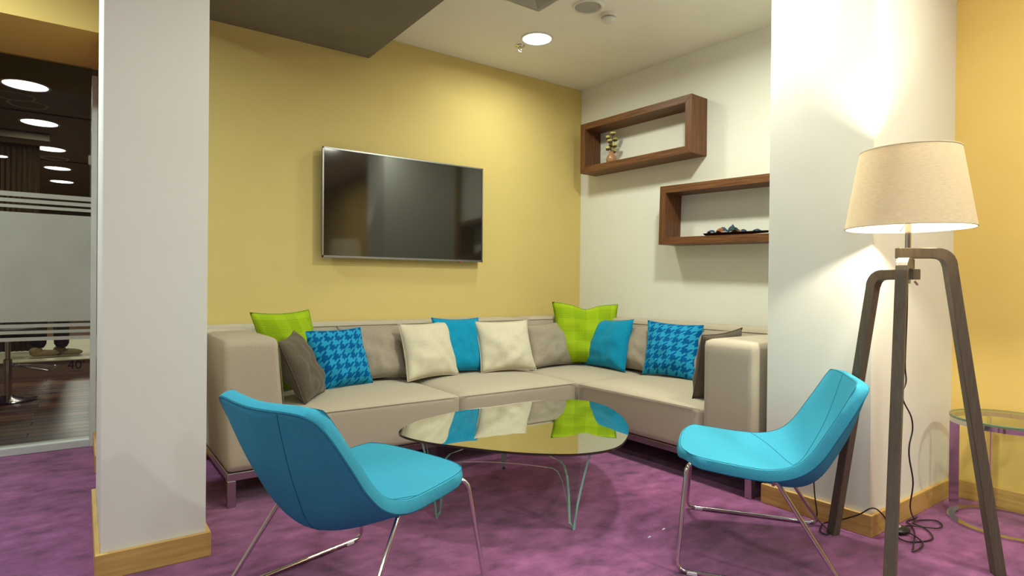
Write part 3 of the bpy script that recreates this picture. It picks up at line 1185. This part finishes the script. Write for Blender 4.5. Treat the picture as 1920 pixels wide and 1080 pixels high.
pillow(PN, 'cream cushion right of the plain blue one, in front of a taupe one', *S(.985, (2.246, 3.552, .734), (2.645, 3.489, .738), (2.616, 3.339, .41), (2.212, 3.404, .41)), M['cream'], .06, seed=7)
pillow(PN, 'taupe cushion between a cream cushion and the green corner cushion', (2.676, 3.515, .695), (3.075, 3.555, .722), (3.065, 3.41, .412), (2.623, 3.375, .412), M['taupe_cushion'], .055, seed=8)
pillow(PN, 'large lime green plaid cushion standing in the sofa corner', (3.00, 3.60, .862), (3.365, 3.28, .848), (3.25, 3.16, .42), (2.93, 3.47, .42), M['plaid'], .07, seed=9, chop=.07)
pillow(PN, 'plain blue cushion in front of the green corner cushion', *S(.985, (3.278, 3.42, .733), (3.266, 3.02, .751), (3.136, 2.975, .40), (3.156, 3.43, .40)), M['teal'], .06, seed=10)
pillow(PN, 'taupe cushion between the plain blue and the right houndstooth cushion', (3.255, 3.20, .706), (3.283, 2.84, .719), (3.184, 2.763, .415), (3.154, 3.10, .415), M['taupe_cushion'], .05, seed=11)
pillow(PN, 'blue houndstooth cushion on the right section of the sofa', *S(.965, (3.324, 2.915, .747), (3.379, 2.499, .737), (3.26, 2.455, .398), (3.204, 2.852, .398)), M['hound'], .055, seed=12)
pillow(PN, 'taupe cushion between right houndstooth cushion and dark brown cushion', (3.32, 2.52, .735), (3.265, 2.20, .722), (3.16, 2.19, .41), (3.21, 2.48, .41), M['taupe_cushion'], .05, seed=13)
pillow(PN, 'dark brown cushion leaning sideways on the right armrest', (2.975, 1.945, .768), (2.645, 1.955, .742), (2.675, 2.03, .41), (3.03, 2.06, .41), M['brown_cushion'], .058, seed=14)

# ------------------------------------------------------------------ coffee table
ZG = .34
ct = thing('coffee_table', 'low coffee table with bronze mirror glass top and bent clear glass base', 'coffee table', (1.72, 2.22, 0))
CT = Vector((1.72, 2.22, 0))
outl = [(1.145, 2.436), (1.192, 2.503), (1.267, 2.565), (1.357, 2.618), (1.527, 2.669), (1.736, 2.701), (1.954, 2.704), (2.168, 2.679), (2.310, 2.605), (2.365, 2.500), (2.345, 2.354), (2.254, 2.166), (2.138, 2.005), (2.025, 1.888), (1.906, 1.795), (1.801, 1.737), (1.702, 1.723), (1.584, 1.751), (1.487, 1.816), (1.402, 1.897), (1.326, 1.994), (1.254, 2.105), (1.199, 2.192), (1.160, 2.285), (1.141, 2.365)]
ol = catmull([(x, y, 0) for x, y in outl], 4, closed=True)
bm = bmesh.new()
hi = [bm.verts.new((q.x - CT.x, q.y - CT.y, ZG)) for q in ol]
lo = [bm.verts.new((q.x - CT.x, q.y - CT.y, ZG - .010)) for q in ol]
bm.faces.new(hi)
bm.faces.new(lo[::-1])
for i in range(len(hi)):
    j = (i + 1) % len(hi)
    f = bm.faces.new((lo[i], lo[j], hi[j], hi[i]))
    f.material_index = 1
obj('tabletop', bm, [M['bronze_glass'], M['dark_edge']], ct)
feet = [Vector((1.647, 1.825, 0)), Vector((1.235, 2.255, 0)), Vector((1.875, 2.66, 0))]
fc = sum(feet, Vector()) / 3
for a, b in ((0, 1), (1, 2), (2, 0)):
    A, B2 = feet[a], feet[b]
    d = (B2 - A)
    outw = Vector((d.y, -d.x, 0)).normalized()
    if outw.dot((A + B2) / 2 - fc) < 0:
        outw = -outw
    bm = bmesh.new()
    NS = 28
    rows = []
    for i in range(NS + 1):
        s = i / NS
        e = min(s, 1 - s)
        # lower edge of the arch: a foot a few cm wide, then a quick rise to a flat lintel
        x = max(0, min(1, (e - .03) / .15))
        zb = .245 * (1 - (1 - x) ** 2.2)
        zt_ = ZG - .0105
        col = []
        for k in range(7):
            z = zb + (zt_ - zb) * k / 6
            fl_ = .055 * (z / ZG) ** 1.3 * (1 - .5 * math.sin(PI * s)) - .05 * math.sin(PI * s)
            # the feet splay: the sheet flares along its own length towards the top
            ss = .5 + (s - .5) * (1 + .10 * (z / ZG) ** 1.5)
            q = A + d * ss + outw * fl_
            col.append(bm.verts.new((q.x - CT.x, q.y - CT.y, z)))
        rows.append(col)
    nn = outw * .010
    back = [[bm.verts.new(v.co - nn) for v in col] for col in rows]
    for i in range(NS):
        for k in range(6):
            bm.faces.new((rows[i][k], rows[i + 1][k], rows[i + 1][k + 1], rows[i][k + 1]))
            bm.faces.new((back[i][k], back[i][k + 1], back[i + 1][k + 1], back[i + 1][k]))
        mid = 2 if 5 < i < NS - 6 else 1
        bm.faces.new((rows[i][0], back[i][0], back[i + 1][0], rows[i + 1][0])).material_index = mid
        bm.faces.new((rows[i][6], rows[i + 1][6], back[i + 1][6], back[i][6])).material_index = 1
    for i in (0, NS):
        for k in range(6):
            bm.faces.new((rows[i][k], rows[i][k + 1], back[i][k + 1], back[i][k])).material_index = 1
    obj('base_sheet', bm, [M['clear_glass'], M['glass_edge'], M['polished_edge']], ct, smooth=True, sharp=40)

# ------------------------------------------------------------------ blue lounge chairs
# stations: inner edge seam (x, half width, z), inner centre line (x, z)
ST = [((.258, .252, .403), (.272, .400)), ((.17, .259, .392), (.17, .384)), ((.06, .268, .382), (.06, .360)), ((-.04, .276, .381), (-.035, .337)),
      ((-.115, .280, .405), (-.112, .318)), ((-.165, .280, .452), (-.168, .332)), ((-.205, .274, .515), (-.218, .395)), ((-.250, .264, .590), (-.275, .500)), ((-.302, .250, .686), (-.330, .668))]


def station(u):
    n = len(ST) - 1
    x = u * n
    i = min(int(x), n - 1)
    t = x - i

    def cm(get):
        p = [get(ST[max(0, min(n, i + k))]) for k in (-1, 0, 1, 2)]
        return .5 * (2 * p[1] + (p[2] - p[0]) * t + (2 * p[0] - 5 * p[1] + 4 * p[2] - p[3]) * t * t + (-p[0] + 3 * p[1] - 3 * p[2] + p[3]) * t ** 3)
    ex, ew, ez = (cm(lambda s, k=k: s[0][k]) for k in range(3))
    cx, cz = (cm(lambda s, k=k: s[1][k]) for k in range(2))
    return ex, ew, ez, cx, cz


def inner(u, v):
    ex, ew, ez, cx, cz = station(u)
    a = abs(v)
    s = a ** 1.7
    x = cx + (ex - cx) * s
    z = cz + (ez - cz) * s
    y = ew * v
    # rounded corners at the front and at the top of the back
    cf = max(0, 1 - u / .13) ** 2
    x -= .022 * cf * a ** 4
    y *= 1 - .10 * cf * a * a
    cb = max(0, 1 - (1 - u) / .11) ** 2
    z -= .014 * cb * a ** 4
    x += .004 * cb * a ** 4
    y *= 1 - .045 * cb * a * a
    return Vector((x, y, z))


def pnormal(u, v):
    e = 1e-3
    du = inner(min(1, u + e), v) - inner(max(0, u - e), v)
    dv = inner(u, min(1, v + e)) - inner(u, max(-1, v - e))
    n = du.cross(dv)
    n.normalize()
    if n.z + .8 * (n.x) < 0:
        n = -n
    return n      # points to the sitter


def make_chair(label, loc, rz):
    root = thing('lounge_chair', label, 'chair', loc, rz, 'blue lounge chairs')
    NU, NV = 44, 26
    bm = bmesh.new()
    gi, go = [], []
    TH = .040
    for i in range(NU + 1):
        u = i / NU
        r0, r1 = [], []
        for j in range(NV + 1):
            v = 2 * j / NV - 1
            p = inner(u, v)
            n = pnormal(max(.01, min(.99, u)), max(-.98, min(.98, v)))
            th = TH + .018 * (1 - v * v) * math.sin(PI * u)
            r0.append(p)
            r1.append(p - n * th)
        gi.append(r0)
        go.append(r1)
    # inner face
    VI = [[bm.verts.new(p) for p in r] for r in gi]
    for i in range(NU):
        for j in range(NV):
            bm.faces.new((VI[i][j], VI[i + 1][j], VI[i + 1][j + 1], VI[i][j + 1]))
    # rim loop indices
    loop = [(0, j) for j in range(NV)] + [(i, NV) for i in range(NU)] + [(NU, j) for j in range(NV, 0, -1)] + [(i, 0) for i in range(NU, 0, -1)]
    cen = sum((gi[i][j] for i, j in loop), Vector()) / len(loop)
    NL = len(loop)
    P_ = [gi[i][j] for i, j in loop]
    outs = {}
    for k, (i, j) in enumerate(loop):
        tg = P_[(k + 2) % NL] - P_[k - 2]
        n = pnormal(max(.01, min(.99, i / NU)), max(-.98, min(.98, 2 * j / NV - 1)))
        d = tg.cross(n).normalized()
        ii, jj = min(max(i, 3), NU - 3), min(max(j, 3), NV - 3)
        if d.dot(P_[k] - gi[ii][jj]) < 0:
            d = -d
        outs[(i, j)] = d

    def rimdir(i, j):
        return outs[(i, j)]
    prev = [VI[i][j] for i, j in loop]
    for f_, out in ((.06, .005), (.5, .009), (.94, .005), (1.0, .0)):
        ring = [gi[i][j].lerp(go[i][j], f_) + rimdir(i, j) * out for i, j in loop]
        for _ in range(6):            # ease the ring round the four corners
            for c_ in (0, NV, NV + NU, 2 * NV + NU):
                idx = [(c_ + d_) % NL for d_ in range(-4, 5)]
                avg = [(ring[k - 1] + ring[(k + 1) % NL]) / 2 for k in idx]
                for k, q in zip(idx, avg):
                    ring[k] = ring[k].lerp(q, .6)
        if f_ == 1.0:
            for (i, j), q in zip(loop, ring):
                go[i][j] = q
            for _ in range(12):
                for i0, j0 in ((0, 0), (0, NV), (NU, 0), (NU, NV)):
                    for i in range(1, NU):
                        for j in range(1, NV):
                            if abs(i - i0) < 5 and abs(j - j0) < 5:
                                go[i][j] = (go[i - 1][j] + go[i + 1][j] + go[i][j - 1] + go[i][j + 1]) / 4
        cur = [bm.verts.new(q) for q in ring]
        for k in range(len(loop)):
            m_ = (k + 1) % len(loop)
            bm.faces.new((prev[k], prev[m_], cur[m_], cur[k]))
        prev = cur
    VO = [[None] * (NV + 1) for _ in range(NU + 1)]
    for k, (i, j) in enumerate(loop):
        VO[i][j] = prev[k]
    for i in range(NU + 1):
        for j in range(NV + 1):
            if VO[i][j] is None:
                VO[i][j] = bm.verts.new(go[i][j])
    for i in range(NU):
        for j in range(NV):
            f = bm.faces.new((VO[i][j], VO[i][j + 1], VO[i + 1][j + 1], VO[i + 1][j]))
    sh = obj('seat_shell', bm, M['chair_blue'], root, smooth=True, sharp=50)
    # stitched seams
    bm = bmesh.new()
    add_tube(bm, [gi[i][j] + pnormal(max(.01, min(.99, i / NU)), max(-.98, min(.98, 2 * j / NV - 1))) * .0004 for i, j in loop], .0010, 5, closed=True)
    add_tube(bm, [go[i][j] + rimdir(i, j) * .0006 for i, j in loop], .0011, 5, closed=True)
    uc = .56
    # centre seam of the back and the two slanting seams of the seat, inside and outside
    for G, off in ((gi, 1), (go, -1)):
        def P(u, v):
            fi, fj = u * NU, (v + 1) / 2 * NV
            i, j = min(int(fi), NU - 1), min(int(fj), NV - 1)
            a, b = fi - i, fj - j
            q = G[i][j] * (1 - a) * (1 - b) + G[i + 1][j] * a * (1 - b) + G[i + 1][j + 1] * a * b + G[i][j + 1] * (1 - a) * b
            return q + pnormal(max(.01, min(.99, u)), max(-.98, min(.98, v))) * .0006 * off
        add_tube(bm, [P(uc + (.995 - uc) * k / 24, -.1 - .38 * k / 24) for k in range(25)], .0008, 5)
        for s in ((-1,) if off > 0 else (-1, 1)):
            add_tube(bm, [P(uc - .24 * (k / 24), -.1 + (s * .99 + .1) * k / 24) for k in range(25)], .0008, 5)
    obj('stitching', bm, M['stitch'], root)
    # sled frame
    for s in (-1, 1):
        pts = [(.215, s * .235, .372), (.236, s * .262, .352), (.262, s * .322, .010), (-.275, s * .322, .010), (-.052, s * .262, .352), (-.035, s * .235, .350)]
        obj('side_frame', tube(fillet(pts, .035, 6), .0075, 10), M['chrome'], root, smooth=True)
        for x in (.21, -.22):
            obj('glide', box(x - .018, x + .018, s * .322 - .009, s * .322 + .009, 0, .014, .003, 1), M['glide'], root)
        bm = tube([(-.050, s * .250, .345), (-.050, s * .285, .345)], .0075, 10)
        obj('bolt', bm, M['bulb_base'], root)
    obj('cross_bar', tube(catmull([(-.045, -.245, .348), (-.058, -.16, .296), (-.06, 0, .276), (-.058, .16, .296), (-.045, .245, .348)], 6), .0065, 8), M['chrome'], root, smooth=True)
    obj('cross_bar', tube(catmull([(.215, -.235, .365), (.205, -.12, .343), (.2, 0, .338), (.205, .12, .343), (.215, .235, .365)], 6), .0065, 8), M['chrome'], root, smooth=True)
    return root


make_chair('blue felt lounge chair on chrome sled frame, seen from behind at left', (.726, 1.8406, 0), R(16.09))
make_chair('blue felt lounge chair on chrome sled frame, seen side-on beside the floor lamp', (2.109, 1.3174, 0), R(124.8))

# ------------------------------------------------------------------ tripod floor lamp
LC = Vector((2.403, .908, 0))
lamp = thing('floor_lamp', 'lit tripod floor lamp with grey wooden legs and cream linen shade', 'floor lamp', LC)
for azm, za in ((R(-45), 1.129), (R(193.6), 1.091), (R(73.2), 1.053)):
    dr = Vector((math.cos(azm), math.sin(azm), 0))
    sd = Vector((-math.sin(azm), math.cos(azm), 0))
    path = fillet([dr * .305, dr * .130 + Vector((0, 0, za)), dr * -.035 + Vector((0, 0, za))], .045, 6)
    bm = sweep_rect(path, sd, .034, .037)
    for v in bm.verts:
        if v.co.z < .03:
            v.co.z = 0
    bmesh.ops.bevel(bm, geom=[e for e in bm.edges if e.calc_length() > .06], offset=.002, segments=1, affect='EDGES')
    obj('leg', bm, M['lamp_wood'], lamp)
obj('pole', lathe([(0, 1.02), (.010, 1.02), (.010, 1.24), (.02, 1.245), (.02, 1.30), (.012, 1.302), (0, 1.302)], 20), M['chrome'], lamp, smooth=True, sharp=40)
obj('set_screw', tube([(.012, -.018, 1.03), (.022, -.024, 1.016)], .004, 8), M['chrome'], lamp)
bm = bmesh.new()
zb, zt, rb, rt = 1.219, 1.494, .200, .155
add_lathe(bm, [(rb, zb), (rt, zt), (rt - .002, zt), (rb - .002, zb), (rb, zb)], 64)
bmesh.ops.remove_doubles(bm, verts=bm.verts[:], dist=1e-5)
shade = obj('lamp_shade', bm, M['shade'], lamp, smooth=True, sharp=40)
for r_, z in ((rb - .001, zb), (rt - .001, zt)):
    obj('shade_trim', tube([(r_ * math.cos(2 * PI * k / 64), r_ * math.sin(2 * PI * k / 64), z) for k in range(64)], .0025, 6, closed=True), M['shade'], shade, smooth=True)
bm = bmesh.new()
for k in range(3):
    a = 2 * PI * k / 3 + .5
    add_tube(bm, [(0.02 * math.cos(a), .02 * math.sin(a), 1.246), ((rb - .004) * math.cos(a), (rb - .004) * math.sin(a), zb + .003)], .0018, 6)
add_lathe(bm, [(.012, 1.244), (.03, 1.244), (.03, 1.248), (.012, 1.248)], 20)
obj('shade_spider', bm, M['plastic_grey'], shade)
bm = bmesh.new()
ellipsoid(bm, (0, 0, 1.335), .026, .026, .034, n=16, k=10)
obj('bulb', bm, M['bulb'], lamp, smooth=True)
pl = bpy.data.lights.new('lamp_glow', 'POINT')
pl.energy = 135
pl.color = (1.0, .93, .74)
pl.shadow_soft_size = .03
plo = bpy.data.objects.new('lamp_glow', pl)
COL.objects.link(plo)
plo.parent = lamp
plo.location = (0, 0, 1.335)

# cord with foot switch, part of the lamp
Lc = lambda pts: [Vector(q) - LC for q in pts]
hang = [(2.403, .908, 1.04), (2.50, .945, .90), (2.529, .96, .722), (2.54, .96, .651), (2.509, .96, .613), (2.519, .96, .578), (2.588, .96, .513), (2.605, .96, .46), (2.577, .96, .402), (2.579, .96, .351), (2.616, .96, .252),
        (2.70, 1.0, .13), (2.90, 1.06, .02), (2.96, 1.07, .007), (2.923, 1.07, .007), (2.87, 1.075, .007), (2.837, 1.047, .007), (2.757, 1.003, .007), (2.609, .954, .007), (2.56, .938, .007), (2.599, .933, .007), (2.669, .942, .009), (2.715, .988, .012), (2.731, 1.03, .014)]
obj('cord', tube(catmull(Lc(hang), 5), .0028, 7), M['plastic_black'], lamp, smooth=True)
loop2 = [(2.731, 1.042, .014), (2.665, 1.03, .007), (2.643, .989, .007), (2.702, .955, .004), (2.757, .941, .007), (2.812, .966, .007), (2.859, 1.011, .007), (2.86, 1.045, .010), (2.90, 1.05, .010), (2.945, 1.042, .007), (2.986, 1.007, .007), (2.948, .971, .007), (2.886, .967, .010), (2.856, 1.001, .010), (2.80, 1.05, .012), (2.70, 1.06, .012), (2.60, 1.06, .10), (2.552, 1.078, .130), (2.548, 1.126, .09), (2.545, 1.198, .045),
         (2.55, 1.26, .012), (2.523, 1.262, .007), (2.457, 1.235, .007), (2.445, 1.20, .007), (2.48, 1.215, .012), (2.54, 1.288, .02), (2.548, 1.295, .049), (2.548, 1.305, .114), (2.552, 1.313, .192), (2.56, 1.32, .27)]
obj('cord', tube(catmull(Lc(loop2), 5), .0028, 7), M['plastic_black'], lamp, smooth=True)
bm = bmesh.new()
ellipsoid(bm, Vector((2.731, 1.042, .014)) - LC, .045, .03, .014, n=16, k=8)
sw = obj('foot_switch', bm, M['plastic_black'], lamp, smooth=True)
bm = bmesh.new()
ellipsoid(bm, Vector((2.722, 1.05, .026)) - LC, .014, .010, .008, n=12, k=6)
obj('button', bm, M['plastic_grey'], sw, smooth=True)

# ------------------------------------------------------------------ round side table
sc_ = Vector((3.205, .82, 0))
stb = thing('side_table', 'round glass side table on flat chrome ring and legs, by the right wall', 'side table', sc_)
bm = lathe([(0, .455), (.204, .455), (.206, .453), (.206, .447), (.204, .445), (0, .445)], 64)
for f in bm.faces:
    c = f.calc_center_median()
    if math.hypot(c.x, c.y) > .203:
        f.material_index = 1
obj('tabletop', bm, [M['side_glass'], M['side_edge']], stb, smooth=True, sharp=30)
obj('top_ring', lathe([(.198, .444), (.204, .444), (.204, .424), (.198, .424), (.198, .444)], 64), M['chrome'], stb, smooth=True, sharp=30)
obj('base_ring', lathe([(.180, .010), (.210, .010), (.210, 0), (.180, 0), (.180, .010)], 64), M['chrome'], stb, smooth=True, sharp=30)
for a in (100, 36, -80, -144):
    a = R(a)
    bm = box(-.018, .018, -.003, .003, .010, .424)
    o = obj('leg', bm, M['chrome'], stb)
    o.location = (.186 * math.cos(a), .186 * math.sin(a), 0)
    o.rotation_euler = (0, 0, a)

# tiny scraps of paper on the carpet
for k, (x, y, w_) in enumerate(((1.95, 1.62, 'farther'), (1.84, 1.60, 'nearer'))):
    bm = bmesh.new()
    for j in range(3):
        add_box(bm, -.006 + .005 * j, -.001 + .005 * j, -.002, .003, 0, .002 + .001 * j)
    o = obj('paper_scrap', bm, M['lint'], loc=(x, y, 0))
    tag(o, 'tiny white scrap on the purple carpet right of the table, the ' + w_ + ' of two', 'scrap', 'paper scraps on the carpet')
